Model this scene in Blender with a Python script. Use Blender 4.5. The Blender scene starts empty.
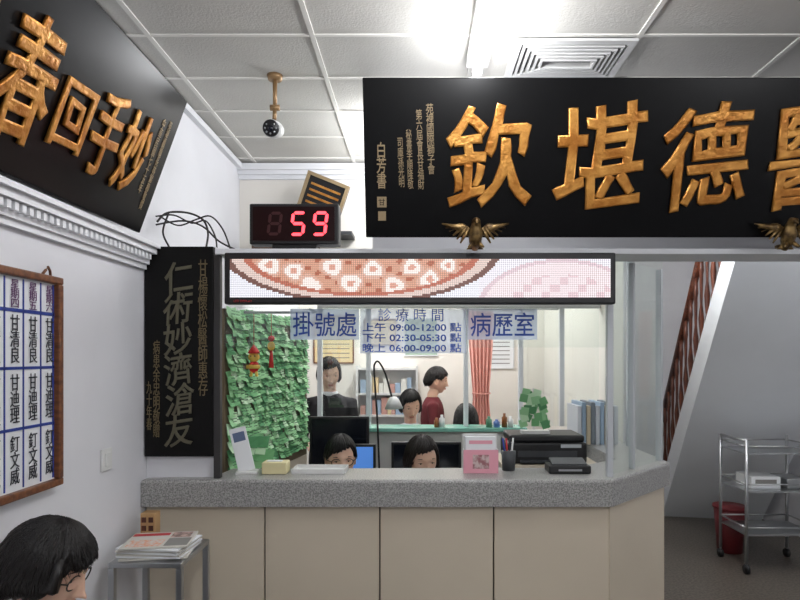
import bpy, bmesh, math, random
from mathutils import Matrix, Vector
random.seed(7)
S = bpy.context.scene
R = math.radians

# ------------------------------------------------------------------ materials
def lin(c):
    return tuple(((v/255)/12.92 if v/255 <= .04045 else ((v/255+.055)/1.055)**2.4) for v in c)
MATS = {}
def mat(name, rgb, rough=.5, metal=0, emit=0, noise=0, nscale=20, bump=0, bscale=80, stretch=None, rgb2=None, coat=0, spec=None, sss=0):
    if name in MATS: return MATS[name]
    m = bpy.data.materials.new(name); m.use_nodes = True
    nt = m.node_tree; b = nt.nodes['Principled BSDF']
    c = lin(rgb)
    b.inputs['Base Color'].default_value = (*c, 1)
    b.inputs['Roughness'].default_value = rough
    b.inputs['Metallic'].default_value = metal
    if spec is not None: b.inputs['Specular IOR Level'].default_value = spec
    if coat: b.inputs['Coat Weight'].default_value = coat
    if sss:
        b.inputs['Subsurface Weight'].default_value = sss; b.inputs['Subsurface Radius'].default_value = (1,.4,.2); b.inputs['Subsurface Scale'].default_value = .006
    tc = nt.nodes.new('ShaderNodeTexCoord'); src = tc.outputs['Object']
    if stretch:
        mp = nt.nodes.new('ShaderNodeMapping'); mp.inputs['Scale'].default_value = stretch
        nt.links.new(src, mp.inputs['Vector']); src = mp.outputs['Vector']
    if noise or rgb2:
        n = nt.nodes.new('ShaderNodeTexNoise'); n.inputs['Scale'].default_value = nscale
        n.inputs['Detail'].default_value = 4
        nt.links.new(src, n.inputs['Vector'])
        r = nt.nodes.new('ShaderNodeValToRGB')
        r.color_ramp.elements[0].position = .38; r.color_ramp.elements[1].position = .62
        c2 = lin(rgb2) if rgb2 else tuple(v*(1-noise) for v in c)
        r.color_ramp.elements[0].color = (*c2, 1); r.color_ramp.elements[1].color = (*c, 1)
        nt.links.new(n.outputs['Fac'], r.inputs['Fac'])
        nt.links.new(r.outputs['Color'], b.inputs['Base Color'])
    if bump:
        n2 = nt.nodes.new('ShaderNodeTexNoise'); n2.inputs['Scale'].default_value = bscale
        nt.links.new(src, n2.inputs['Vector'])
        bp = nt.nodes.new('ShaderNodeBump'); bp.inputs['Strength'].default_value = bump
        bp.inputs['Distance'].default_value = .01
        nt.links.new(n2.outputs['Fac'], bp.inputs['Height']); nt.links.new(bp.outputs['Normal'], b.inputs['Normal'])
    if emit:
        b.inputs['Emission Color'].default_value = (*c, 1); b.inputs['Emission Strength'].default_value = emit
    MATS[name] = m; return m

def glassmat(name, tint=(1,1,1), gloss=.05, fog=0.0):
    m = bpy.data.materials.new(name); m.use_nodes = True
    nt = m.node_tree; nt.nodes.clear()
    o = nt.nodes.new('ShaderNodeOutputMaterial'); t = nt.nodes.new('ShaderNodeBsdfTransparent')
    t.inputs['Color'].default_value = (*tint, 1)
    g = nt.nodes.new('ShaderNodeBsdfGlossy'); g.inputs['Roughness'].default_value = .03
    mx = nt.nodes.new('ShaderNodeMixShader'); mx.inputs[0].default_value = gloss
    nt.links.new(t.outputs[0], mx.inputs[1]); nt.links.new(g.outputs[0], mx.inputs[2])
    last = mx
    if fog:
        d = nt.nodes.new('ShaderNodeBsdfDiffuse'); d.inputs['Color'].default_value = (.75,.83,.95,1)
        m2 = nt.nodes.new('ShaderNodeMixShader'); m2.inputs[0].default_value = fog
        nt.links.new(last.outputs[0], m2.inputs[1]); nt.links.new(d.outputs[0], m2.inputs[2]); last = m2
    nt.links.new(last.outputs[0], o.inputs['Surface'])
    return m

WALL = mat('wall_paint', (222,222,226), .7, noise=.05, nscale=3)
WALL2 = mat('wall_paint_inner', (232,228,220), .6, noise=.04, nscale=2)
CEIL = mat('ceiling_tile', (206,204,198), .85, noise=.07, nscale=2.5, bump=.2, bscale=120)
CGRID = mat('ceiling_grid', (228,226,220), .6)
TRIM = mat('trim_white', (228,229,232), .5)
FLOOR = mat('floor_terrazzo', (112,104,96), .35, rgb2=(78,72,66), nscale=60)
GRAN = mat('granite', (174,173,170), .3, rgb2=(118,117,116), nscale=170)
CREAM = mat('cream_laminate', (208,196,176), .4, noise=.05, nscale=2)
GROOVE = mat('panel_groove', (70,60,50), .7)
BLACKL = mat('black_lacquer', (4,4,5), .3, spec=.18)
BLACKL2 = mat('black_lacquer_matte', (10,9,9), .45, spec=.2)
GOLD = mat('gold_leaf', (212,152,74), .32, metal=.55, rgb2=(170,108,40), nscale=14, bump=.3, bscale=60)
GOLDD = mat('gold_dull', (150,130,98), .5, metal=.1)
GREYGOLD = mat('grey_gold', (92,88,70), .5, metal=.2)
GREYGOLD2 = mat('grey_gold_small', (112,98,68), .5, metal=.2)
BLKPL = mat('black_plastic', (20,20,22), .45)
DKGREY = mat('dark_grey_plastic', (58,60,64), .5)
STEEL = mat('steel', (176,178,180), .3, metal=.9)
ALU = mat('aluminium_frame', (188,192,196), .4, metal=.2)
DKFR = mat('dark_frame', (60,58,58), .4, metal=.4)
WOOD = mat('wood_frame', (124,76,44), .4, rgb2=(92,52,30), nscale=8, stretch=(1,8,8))
DWOOD = mat('dark_wood', (104,54,34), .35, rgb2=(66,32,22), nscale=9, stretch=(6,6,1))
PAPER = mat('paper_white', (226,228,230), .8)
WHITEP = mat('white_plastic', (215,215,213), .4)
BLUE = mat('ink_blue', (36,58,140), .6)
PURP = mat('ink_purple', (92,44,96), .6)
BLUEL = mat('lettering_blue', (30,66,150), .5)
INK = mat('ink_black', (24,26,40), .7)
REDT = mat('ink_red', (176,36,44), .6)
GLASS = glassmat('clear_glass', (.97,.99,.98), .06)
FROST = glassmat('frosted_acrylic', (.9,.95,1), .04, .45)
CLEARF = glassmat('hours_acrylic', (.95,.97,1), .04, .36)
HAIR = mat('black_hair', (17,13,12), .36, bump=.4, bscale=60, stretch=(6,6,.5))
HAIR2 = mat('brown_black_hair', (30,22,19), .4, bump=.4, bscale=60, stretch=(6,6,.5))
SKIN = mat('skin', (222,182,158), .48, noise=.06, nscale=30, sss=.15, bump=.08, bscale=300)
LIP = mat('lips', (180,100,94), .4)
EYEW = mat('eye_white', (215,210,204), .25)
IRIS = mat('iris', (24,14,10), .2)
GREYCL = mat('cloth_grey', (88,90,98), .9, bump=.3, bscale=200)
WHITECL = mat('cloth_white', (220,222,226), .9, bump=.2, bscale=60)
MAROON = mat('cloth_maroon', (92,28,34), .9)
DARKCL = mat('cloth_dark', (34,32,36), .9)
BLUECL = mat('cloth_blue', (96,110,140), .9)

# ------------------------------------------------------------------ builders
XF = [Matrix.Identity(4)]
def push(m): XF.append(XF[-1] @ m)
def pop(): XF.pop()
T = Matrix.Translation
def Rm(a, ax): return Matrix.Rotation(R(a), 4, ax)

def mk(name, bm, m, smooth=False):
    me = bpy.data.meshes.new(name)
    bmesh.ops.recalc_face_normals(bm, faces=bm.faces)
    bm.to_mesh(me); bm.free()
    me.transform(XF[-1])
    for mm in (m if isinstance(m, (list, tuple)) else [m]): me.materials.append(mm)
    if smooth:
        for p in me.polygons: p.use_smooth = True
    o = bpy.data.objects.new(name, me); S.collection.objects.link(o)
    return o

def bmbox(bm, a, b, mi=0):
    x0,y0,z0 = a; x1,y1,z1 = b
    v = [bm.verts.new(p) for p in [(x0,y0,z0),(x1,y0,z0),(x1,y1,z0),(x0,y1,z0),(x0,y0,z1),(x1,y0,z1),(x1,y1,z1),(x0,y1,z1)]]
    for f in [(0,3,2,1),(4,5,6,7),(0,1,5,4),(1,2,6,5),(2,3,7,6),(3,0,4,7)]:
        fc = bm.faces.new([v[i] for i in f]); fc.material_index = mi

def box(name, a, b, m, bev=0):
    bm = bmesh.new(); bmbox(bm, a, b)
    if bev: bmesh.ops.bevel(bm, geom=bm.edges[:], offset=bev, segments=2, affect='EDGES', profile=.5)
    return mk(name, bm, m)

def boxes(name, lst, m):
    bm = bmesh.new()
    for l in lst: bmbox(bm, l[0], l[1], l[2] if len(l) > 2 else 0)
    return mk(name, bm, m)

def ringtube(bm, pts, radii, side=(1,0,0), seg=12, closed=False):
    side = Vector(side); rings = []; n = len(pts); pts = [Vector(p) for p in pts]
    for i, p in enumerate(pts):
        if closed: t = pts[(i+1) % n]-pts[i-1]
        else: t = pts[min(i+1, n-1)]-pts[max(i-1, 0)]
        t.normalize()
        s = side - t*side.dot(t)
        if s.length < .05:
            alt = Vector((0,0,1)) if abs(t.z) < .9 else Vector((0,1,0)); s = alt - t*alt.dot(t)
        s.normalize(); u = t.cross(s)
        r = radii[i] if isinstance(radii, (list, tuple)) else radii
        ra, rb = r if isinstance(r, (list, tuple)) else (r, r)
        rings.append([bm.verts.new(p+s*ra*math.cos(2*math.pi*k/seg)+u*rb*math.sin(2*math.pi*k/seg)) for k in range(seg)])
    m = n if closed else n-1
    for i in range(m):
        a, b = rings[i], rings[(i+1) % n]
        for k in range(seg):
            bm.faces.new([a[k], a[(k+1) % seg], b[(k+1) % seg], b[k]])
    if not closed:
        bm.faces.new(rings[0][::-1]); bm.faces.new(rings[-1])

def tube(name, pts, radii, m, side=(1,0,0), seg=12, closed=False, smooth=True):
    bm = bmesh.new(); ringtube(bm, pts, radii, side, seg, closed)
    return mk(name, bm, m, smooth)

def smoothpts(pts, n=6):
    pts = [Vector(p) for p in pts]; out = []
    for i in range(len(pts)-1):
        p0 = pts[max(i-1,0)]; p1 = pts[i]; p2 = pts[i+1]; p3 = pts[min(i+2,len(pts)-1)]
        for k in range(n):
            t = k/n
            out.append(.5*((2*p1)+(-p0+p2)*t+(2*p0-5*p1+4*p2-p3)*t*t+(-p0+3*p1-3*p2+p3)*t**3))
    out.append(pts[-1]); return out

def tubes(name, lst, m, seg=10):
    bm = bmesh.new()
    for pts, r in lst: ringtube(bm, smoothpts(pts), r, seg=seg)
    return mk(name, bm, m, True)

def sph(name, c, r, m, u=24, v=14):
    bm = bmesh.new(); bmesh.ops.create_uvsphere(bm, u_segments=u, v_segments=v, radius=1)
    for x in bm.verts: x.co = Vector((c[0]+x.co.x*r[0], c[1]+x.co.y*r[1], c[2]+x.co.z*r[2]))
    return mk(name, bm, m, True)

def prism(name, poly, y0, y1, m):
    bm = bmesh.new()
    a = [bm.verts.new((p[0], y0, p[1])) for p in poly]; b = [bm.verts.new((p[0], y1, p[1])) for p in poly]
    bm.faces.new(a[::-1]); bm.faces.new(b); n = len(poly)
    for i in range(n): bm.faces.new([a[i], a[(i+1) % n], b[(i+1) % n], b[i]])
    return mk(name, bm, m)

def text(name, s, cx, cz, y, w=None, h=None, m=None, ext=.001, off=0, shear=0, bevel=0, brush=0):
    cu = bpy.data.curves.new('t', 'FONT'); cu.body = s; cu.size = 1; cu.align_x = 'CENTER'
    cu.space_line = .95
    if '\n' in s: cu.space_line = .9
    cu.offset = off; cu.resolution_u = 3
    o = bpy.data.objects.new('t', cu); S.collection.objects.link(o)
    cu.extrude = .05
    if bevel: cu.bevel_depth = bevel; cu.bevel_resolution = 0
    dg = bpy.context.evaluated_depsgraph_get()
    me = bpy.data.meshes.new_from_object(o.evaluated_get(dg))
    bpy.data.objects.remove(o)
    if not len(me.vertices):
        return None
    xs = [v.co.x for v in me.vertices]; ys = [v.co.y for v in me.vertices]; zs = [v.co.z for v in me.vertices]
    bw = max(xs)-min(xs); bh = max(ys)-min(ys); bz = max(zs)-min(zs) or 1
    mx = (max(xs)+min(xs))/2; my = (max(ys)+min(ys))/2; z0 = min(zs)
    sx = w/bw if w else h/bh; sy = h/bh if h else w/bw
    for v in me.vertices:
        X = (v.co.x-mx)*sx; Z = (v.co.y-my)*sy; Yd = (v.co.z-z0)/bz*ext
        if brush:   # brush-written sway of the strokes
            k = 2*math.pi/(h or w)
            X, Z = X+brush*math.sin(Z*k*1.3+cx*9)+brush*.5*math.sin(Z*k*4), Z+brush*1.2*math.sin(X*k*1.1+1+cx*5)+brush*.5*math.sin(X*k*4.3)
        Z += shear*X
        v.co = Vector((cx+X, y-Yd, cz+Z))
    me.transform(XF[-1]); me.materials.clear(); me.materials.append(m)
    ob = bpy.data.objects.new(name, me); S.collection.objects.link(ob); return ob

def V(s): return '\n'.join(s)

def group(name, parts, loc=None):
    parts = [p for p in parts if p]
    e = bpy.data.objects.new(name, None); S.collection.objects.link(e); e.empty_display_size = .05
    if loc is None:
        lo = Vector((1e9,)*3); hi = Vector((-1e9,)*3)
        for p in parts:
            for v in p.data.vertices:
                for i in range(3): lo[i] = min(lo[i], v.co[i]); hi[i] = max(hi[i], v.co[i])
        loc = Vector(((lo.x+hi.x)/2, (lo.y+hi.y)/2, lo.z))
    e.location = loc
    for p in parts:
        p.parent = e; p.matrix_parent_inverse = T(-Vector(loc))
    return e

# ================================================================== ROOM
XL = -1.13; H = 2.82
box('floor', (XL-.1,-2.6,-.1), (3.5,6.3,0), FLOOR)
lst = [((XL-.1,-2.6,H),(3.5,6.3,H+.1),0)]
x = -1.02
while x < 3.4:
    lst.append(((x-.009,-2.5,H-.006),(x+.009,3.78,H+.01),1)); x += .62
y = 2.62-.35*14
while y < 3.75:
    lst.append(((XL,y-.007,H-.0055),(3.4,y+.007,H+.01),1)); y += .35
boxes('ceiling', lst, [CEIL, CGRID])
box('wall_left', (XL-.1,-2.6,0), (XL,6.3,H), WALL)
box('wall_right', (3.4,-2.6,0), (3.5,6.3,H), WALL)
box('wall_rear', (XL,-2.6,0), (3.4,-2.5,H), WALL)
box('wall_far', (XL,6.2,0), (3.4,6.3,H), WALL)
box('baseboard_far', (1.32,6.18,0), (3.4,6.199,.1), DKGREY)
box('wall_header', (XL,3.8,1.96), (1.2,3.9,H), WALL2)
box('wall_inner', (1.2,3.92,0), (1.3,6.2,H), WALL2)
box('wall_inner_back', (XL,5.7,0), (1.2,5.78,H), WALL2)
bm = bmesh.new()
for a, b in [((XL,3.74,2.77),(1.3,3.8,2.81)), ((XL,3.76,2.745),(1.3,3.8,2.77)), ((XL,3.78,2.72),(1.3,3.8,2.745))]: bmbox(bm, a, b)
mk('trim_1', bm, TRIM)
box('wall_beam', (-.2,2.635,2.045), (3.4,2.8,H), WALL)
box('trim_2', (-.83,2.45,2.02), (3.4,2.634,2.043), TRIM, .003)
bm = bmesh.new()
for a, b in [((XL,-2.5,2.043),(XL+.075,2.46,2.060)), ((XL,-2.5,2.02),(XL+.06,2.46,2.043)), ((XL,-2.5,1.978),(XL+.03,2.46,2.02)), ((XL,-2.5,1.958),(XL+.018,2.46,1.978))]: bmbox(bm, a, b)
y = -.5
while y < 2.44:
    bmbox(bm, (XL+.03,y,1.995), (XL+.05,y+.017,2.018)); y += .031
mk('trim_3', bm, TRIM)
box('trim_4', (XL,-2.5,2.78), (XL+.03,3.74,H-.008), TRIM)
box('wall_partition', (XL,2.5,0), (-.845,2.56,2.06), WALL)
box('wall_hall_pillar', (1.2,3.8,0), (1.3,3.92,H), WALL2)

# ---------------------------------------------------------------- counter
p = []
bm = bmesh.new()
poly = [(XL+.002,2.44),(.79,2.44),(1.2,2.86),(1.2,3.8),(.98,3.8),(.98,2.93),(.70,2.70),(-.84,2.70),(-.84,2.498),(XL+.002,2.498)]
a = [bm.verts.new((q[0],q[1],.99)) for q in poly]; b = [bm.verts.new((q[0],q[1],1.1)) for q in poly]
bm.faces.new(a[::-1]); bm.faces.new(b)
for i in range(len(poly)): bm.faces.new([a[i],a[(i+1)%len(poly)],b[(i+1)%len(poly)],b[i]])
bmesh.ops.bevel(bm, geom=[e for e in bm.edges if abs(e.verts[0].co.z-e.verts[1].co.z)<.01 and e.verts[0].co.z>1], offset=.012, segments=3, affect='EDGES', profile=.5)
p.append(mk('granite_top', bm, GRAN))
xs = [XL+.004,-.633,-.158,.3125,.79]
p.append(box('carcass', (XL+.004,2.495,.0), (.80,2.499,.989), GROOVE))
p.append(box('carcass_rear', (-.84,2.4992,.0), (.80,2.53,.989), GROOVE))
for i in range(4):
    p.append(box('front_panel_%d' % i, (xs[i]+.003,2.478,.08), (xs[i+1]-.003,2.4945,.988), CREAM, .002))
push(T((.79,2.478,0)) @ Rm(45.7,'Z'))
p.append(box('wing_carcass', (0,.02,0), (.56,.05,.989), GROOVE))
p.append(box('wing_panel', (.006,0.0,.08), (.555,.018,.988), CREAM, .002))
pop()
p.append(box('side_panel', (1.16,2.9,0), (1.19,3.79,.989), CREAM))
p.append(box('desk_shelf', (-.82,2.535,.73), (.78,2.86,.76), CREAM))
group('reception_counter', p)

p = [box('body', (.42,2.92,0), (.88,3.28,1.05), WHITEP, .004), box('top', (.41,2.91,1.05), (.89,3.29,1.075), CREAM, .003),
     box('door_l', (.43,2.912,.1), (.645,2.919,1.0), WHITEP), box('door_r', (.655,2.912,.1), (.87,2.919,1.0), WHITEP)]
group('storage_cabinet', p)

# ---------------------------------------------------------------- glass front
p = [box('post_left', (-.842,2.47,1.1), (-.815,2.5,2.02), DKFR, .002),
     box('post_corner', (.79,2.5,1.1), (.815,2.53,2.02), ALU, .002),
     box('header_glass', (-.81,2.505,1.64), (.79,2.511,1.81), GLASS),]
push(T((.80,2.52,0)) @ Rm(45.7,'Z'))
p += [box('wing_glass', (.02,.0,1.101), (.52,.006,2.02), GLASS), box('wing_post_mid', (.22,-.008,1.101), (.237,.014,2.02), ALU),
      box('wing_post_end', (.515,-.01,1.101), (.54,.016,2.02), ALU)]
pop()
p += [box('side_glass', (1.185,2.92,1.101), (1.19,3.79,2.6), GLASS), box('side_post', (1.17,3.35,1.101), (1.195,3.375,2.6), ALU),
      box('side_top', (1.17,2.9,2.6), (1.2,3.79,2.64), ALU)]
group('glass_screen', p)

# ---------------------------------------------------------------- lettering panels
p = [box('panel', (-.53,2.492,1.672), (-.245,2.497,1.80), FROST)]
p.append(text('lettering', '掛號處', -.387, 1.735, 2.491, w=.265, h=.1, m=BLUEL, bevel=.006)); group('registration_sign', p)
p = [box('panel', (.205,2.492,1.672), (.495,2.497,1.80), FROST)]
p.append(text('lettering', '病歷室', .35, 1.735, 2.491, w=.265, h=.1, m=BLUEL, bevel=.006)); group('records_room_sign', p)
p = [box('panel', (-.24,2.492,1.615), (.2,2.497,1.80), CLEARF)]
p.append(text('title', '診 療 時 間', -.03, 1.775, 2.491, w=.27, h=.055, m=BLUEL))
for i, s in enumerate(['上午 09:00-12:00 點', '下午 02:30-05:30 點', '晚上 06:00-09:00 點']):
    p.append(text('line_%d' % i, s, -.025, 1.724-.043*i, 2.491, w=.41, h=.037, m=BLUEL, bevel=.014))
group('opening_hours_sign', p)

# ---------------------------------------------------------------- LED scrolling sign
p = [box('housing', (-.776,2.40,1.812), (.792,2.448,2.018), BLKPL, .006)]
blobs = [(272,268,13),(296,274,11),(312,288,12),(334,270,12),(352,286,13),(374,272,12),(394,288,12),(412,270,11),(430,282,12),(448,268,10),(462,276,7)]
def ledcol(px, py):
    ex = (px-362)/128; ey = (py-252)/50
    r = math.hypot(ex, ey)
    c = (238,238,246)
    if px > 478:
        r2 = math.hypot((px-560)/84, (py-312)/50)
        c = (240,236,244)
        if r2 < 1: c = (226,204,212)
        if r2 < .93: c = (244,228,232)
        if r2 < .7 and (int(px/9)+int(py/7)) % 3 == 0: c = (232,206,212)
    if r < 1.08: c = (120,84,76)
    if r < 1.02: c = (226,204,196)
    if r < .93: c = (190,112,92)
    if r < .87:
        c = (214,160,136)
        if (math.sin(px*.31)*math.cos(py*.5+px*.07)) > .5: c = (178,104,80)
        for (bx, by, br) in blobs:
            d = math.hypot(px-bx, (py-by)*1.15)/br*(1+.12*math.sin(3*math.atan2(py-by,px-bx)+bx))
            if d < 1: c = (250,238,232) if d < .75 else (222,178,160)
            if d < .3 and int(bx) % 3: c = (222,164,146)
    return c
NX, NY = 188, 21
bm = bmesh.new(); cl = bm.loops.layers.float_color.new('led')
x0, x1, z0, z1 = -.752,.770,1.838,1.992
for i in range(NX):
    for j in range(NY):
        px = 233+375*(i+.5)/NX; py = 262+38*(NY-1-j+.5)/NY
        c = lin(ledcol(px, py))
        cx = x0+(x1-x0)*(i+.5)/NX; cz = z0+(z1-z0)*(j+.5)/NY; hw = (x1-x0)/NX*.45; hh = (z1-z0)/NY*.45
        f = bm.faces.new([bm.verts.new(q) for q in [(cx-hw,2.398,cz-hh),(cx+hw,2.398,cz-hh),(cx+hw,2.398,cz+hh),(cx-hw,2.398,cz+hh)]])
        for l in f.loops: l[cl] = (*c, 1)
LEDM = bpy.data.materials.new('led_dots'); LEDM.use_nodes = True
nt = LEDM.node_tree; b = nt.nodes['Principled BSDF']; at = nt.nodes.new('ShaderNodeAttribute'); at.attribute_name = 'led'
nt.links.new(at.outputs['Color'], b.inputs['Emission Color']); b.inputs['Emission Strength'].default_value = 1.2
b.inputs['Base Color'].default_value = (.02,.02,.02,1)
p.append(mk('led_matrix', bm, LEDM))
p.append(text('label', 'LED DISPLAY', -.70, 1.824, 2.3995, h=.009, m=REDT))
group('led_message_sign', p)

# ---------------------------------------------------------------- queue number display
p = [box('case', (-.69,2.455,2.062), (-.325,2.53,2.228), BLKPL, .005), box('face', (-.675,2.452,2.075), (-.34,2.4549,2.215), mat('display_face',(30,7,9),.3, spec=.2)),
     box('foot', (-.6,2.47,2.043), (-.42,2.52,2.0615), BLKPL)]
LIT = mat('led_red', (255,50,60), .5, emit=3.2); UNLIT = mat('led_unlit', (62,18,20), .5)
LIT.node_tree.nodes['Principled BSDF'].inputs['Emission Color'].default_value = (1,.06,.08,1)
def seg7(cx, cz, w, h, segs, m, nm):
    bm = bmesh.new(); t = .0062; g = .002; y = 2.4505; sh = .12
    def hexa(xa, za, xb, zb):
        d = Vector((xb-xa, zb-za)).normalized(); n = Vector((-d.y, d.x))*t
        A = Vector((xa,za))+d*g; B = Vector((xb,zb))-d*g
        pts = [A, A+d*t+n, B-d*t+n, B, B-d*t-n, A+d*t-n]
        bm.faces.new([bm.verts.new((cx+q.x+q.y*sh, y, cz+q.y)) for q in pts])
    a, c = w/2, h/2
    D = {'a':(-a,c,a,c),'b':(a,c,a,0),'c':(a,0,a,-c),'d':(-a,-c,a,-c),'e':(-a,-c,-a,0),'f':(-a,0,-a,c),'g':(-a,0,a,0)}
    for s in segs: hexa(*D[s])
    return mk(nm, bm, m)
p.append(seg7(-.585,2.145,.045,.085,'abcdefg',UNLIT,'digit_blank'))
p.append(seg7(-.49,2.145,.048,.088,'afgcd',LIT,'digit_five'))
p.append(seg7(-.40,2.145,.048,.088,'abcdfg',LIT,'digit_nine'))
group('queue_number_display', p)

# ---------------------------------------------------------------- big plaque right
p = []
push(T((0,2.36,2.07)) @ Rm(15,'X'))
p.append(box('board', (-.205,0,0), (2.05,.03,.58), BLACKL, .004))
for ch, cx, w in [('欽',.275,.33),('堪',.69,.34),('德',1.09,.33),('醫',1.50,.33)]:
    p.append(text('char', ch, cx, .30, -.001, w=w, h=.375, m=GOLD, ext=.012, shear=.10, bevel=.016, brush=.0045))
for i, (s, cx, ct, w) in enumerate([('苑裡國際獅子會',.045,.42,.028),('第六屆會長甘福財',.005,.40,.024),('秘書李順隆敬',-.033,.33,.022),('司庫孫光明',-.066,.30,.022)]):
    hh = .036*len(s)
    push(T((cx,0,ct)) @ Rm(-2,'Y'))
    p.append(text('dedication_%d' % i, V(s), 0, -hh/2+.07, -.001, w=w, h=hh, m=GOLDD, ext=.002)); pop()
p.append(text('signature', V('白芳書'), -.14, .27, -.001, w=.036, h=.17, m=GOLDD, ext=.003, bevel=.01))
p.append(box('seal', (-.158,-.003,.115), (-.122,0,.155), GOLDD)); p.append(box('seal_low', (-.155,-.003,.065), (-.125,0,.10), GOLDD))
p.append(text('seal_text','甘',-.14,.135,-.0035,w=.026,h=.026,m=BLACKL))
pop()
group('honor_plaque', p)

GOLDB = mat('antique_bronze', (134,108,66), .4, metal=.6, rgb2=(70,52,28), nscale=40)
def eagle(x):
    p = []
    push(T((x,2.325,2.075)))
    p.append(tube('body', [(0,.02,-.055),(0,.0,-.03),(0,-.015,0),(0,-.02,.025),(0,-.035,.045),(0,-.055,.04),(0,-.068,.028)], [.012,.024,.028,.02,.016,.01,.003], GOLDB))
    for s in (-1,1):
        for k in range(6):
            a = R(8+k*11); L = .115-.012*k
            p.append(tube('feather', [(s*.015,0,.0),(s*(.015+L*.5*math.cos(a)),-.012,.02+L*.35*math.sin(a)-.01*k*.3),(s*(.015+L*math.cos(a*.6)),-.006,.04-.015*k)], [.012,.012,.003], GOLDB, seg=6))
        p.append(tube('claw', [(s*.01,-.01,-.03),(s*.022,-.03,-.05),(s*.03,-.035,-.055)], [.009,.007,.003], GOLDB, seg=6))
    p.append(tube('tail', [(0,0,-.03),(0,.01,-.05),(0,.012,-.056)], [(.015,.006),(.028,.005),(.034,.003)], GOLDB))
    p.append(box('mount_bar', (-.012,.0,-.045), (.012,.06,-.033), GOLDB))
    pop()
    return group('eagle_ornament', p)
eagle(.222); eagle(1.43)

# ---------------------------------------------------------------- left wall frame transform
WL = Matrix(((0,-1,0,0),(1,0,0,0),(0,0,1,0),(0,0,0,1)))
p = []
push(T((XL+.085,0,2.065)) @ WL @ Rm(20,'X'))
p.append(box('board', (.30,0,0), (2.255,.028,.525), BLACKL, .004))
for ch, cx, w, h, cz in [('妙',2.02,.165,.27,.24),('手',1.85,.145,.27,.24),('回',1.68,.145,.19,.22),('春',1.48,.19,.32,.235)]:
    p.append(text('char', ch, cx, cz, -.001, w=w, h=h, m=GOLD, ext=.010, shear=.1, bevel=.016, brush=.003))
for i, (s, cx, h, c) in enumerate([('苑裡鎮鎮長林錦和敬賀',2.19,.34,.25),('中華民國七十五年',2.145,.28,.27),('甘清良醫師惠存',1.32,.3,.36)]):
    p.append(text('dedication_%d' % i, V(s), cx, c, -.001, w=.022, h=h, m=GOLDD, ext=.002))
pop()
group('tilted_honor_plaque', p)

# duty roster board on left wall
p = []
push(T((XL,0,0)) @ WL)
Y0, Y1, Z0, Z1 = 1.12,1.865,1.205,1.845
p.append(box('backing', (Y0,-.012,Z0), (Y1,0,Z1), PAPER))
for a, b in [((Y0,-.03,Z1-.022),(Y1,-.0,Z1)),((Y0,-.03,Z0),(Y1,-.0,Z0+.022)),((Y0,-.03,Z0+.0221),(Y0+.022,-.0,Z1-.0221)),((Y1-.022,-.03,Z0+.0221),(Y1,-.0,Z1-.0221))]:
    p.append(box('frame', a, b, WOOD, .004))
p.append(box('header_line', (Y0+.024,-.0145,1.725), (Y1-.024,-.0121,1.735), BLUE))
colx = [1.822-.078*i for i in range(9)]
for i, cx in enumerate(colx):
    p.append(text('day', V('星期' + '六五四三二一日六五'[i]), cx-.006, 1.776, -.0146, w=.034, h=.078, m=PURP))
    if cx-.046 > Y0+.03: p.append(box('rule_v', (cx-.048,-.0145,1.232), (cx-.044,-.0121,1.82), BLUE))
    for j, (s, zt) in enumerate([('甘清良',1.65),('甘迪理',1.485),('釘文威',1.315)]):
        p.append(text('name', V(s), cx-.006, zt, -.0146, w=.038, h=.135, m=INK))
for zz in (1.565,1.395): p.append(box('rule_h', (Y0+.024,-.0145,zz), (Y1-.024,-.0121,zz+.008), BLUE))
p.append(box('rule_side', (Y1-.032,-.0145,1.232), (Y1-.026,-.0121,1.82), BLUE))
p.append(tube('hanger', [(1.78,-.015,1.845),(1.79,-.02,1.86),(1.80,-.02,1.87),(1.81,-.02,1.86),(1.82,-.015,1.845)], .004, WOOD))
pop()
group('duty_roster_board', p)
p = []
push(T((XL,0,0)) @ WL)
p += [box('plate', (2.13,-.01,1.19), (2.2,0,1.27), WHITEP, .004), box('rocker', (2.148,-.015,1.205), (2.182,-.0102,1.255), WHITEP, .002)]
pop(); group('light_switch', p)

# ---------------------------------------------------------------- vertical black calligraphy panel
p = [box('board', (-1.125,2.468,1.19), (-.843,2.497,2.055), BLACKL2, .003)]
p.append(text('main_text', V('仁術妙濟滄友'), -.985, 1.61, 2.467, w=.12, h=.76, m=GREYGOLD, ext=.004, shear=.15, bevel=.01, brush=.004))
p.append(text('dedication_right', V('甘楊懷松醫師惠存'), -.885, 1.72, 2.467, w=.038, h=.56, m=GREYGOLD2, ext=.002, brush=.001))
p.append(text('dedication_left', V('病患余忠明敬贈'), -1.075, 1.47, 2.467, w=.028, h=.40, m=GREYGOLD2, ext=.002))
p.append(text('dedication_left2', V('九十年春'), -1.105, 1.40, 2.467, w=.022, h=.2, m=GREYGOLD2, ext=.002))
group('calligraphy_panel', p)

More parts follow.
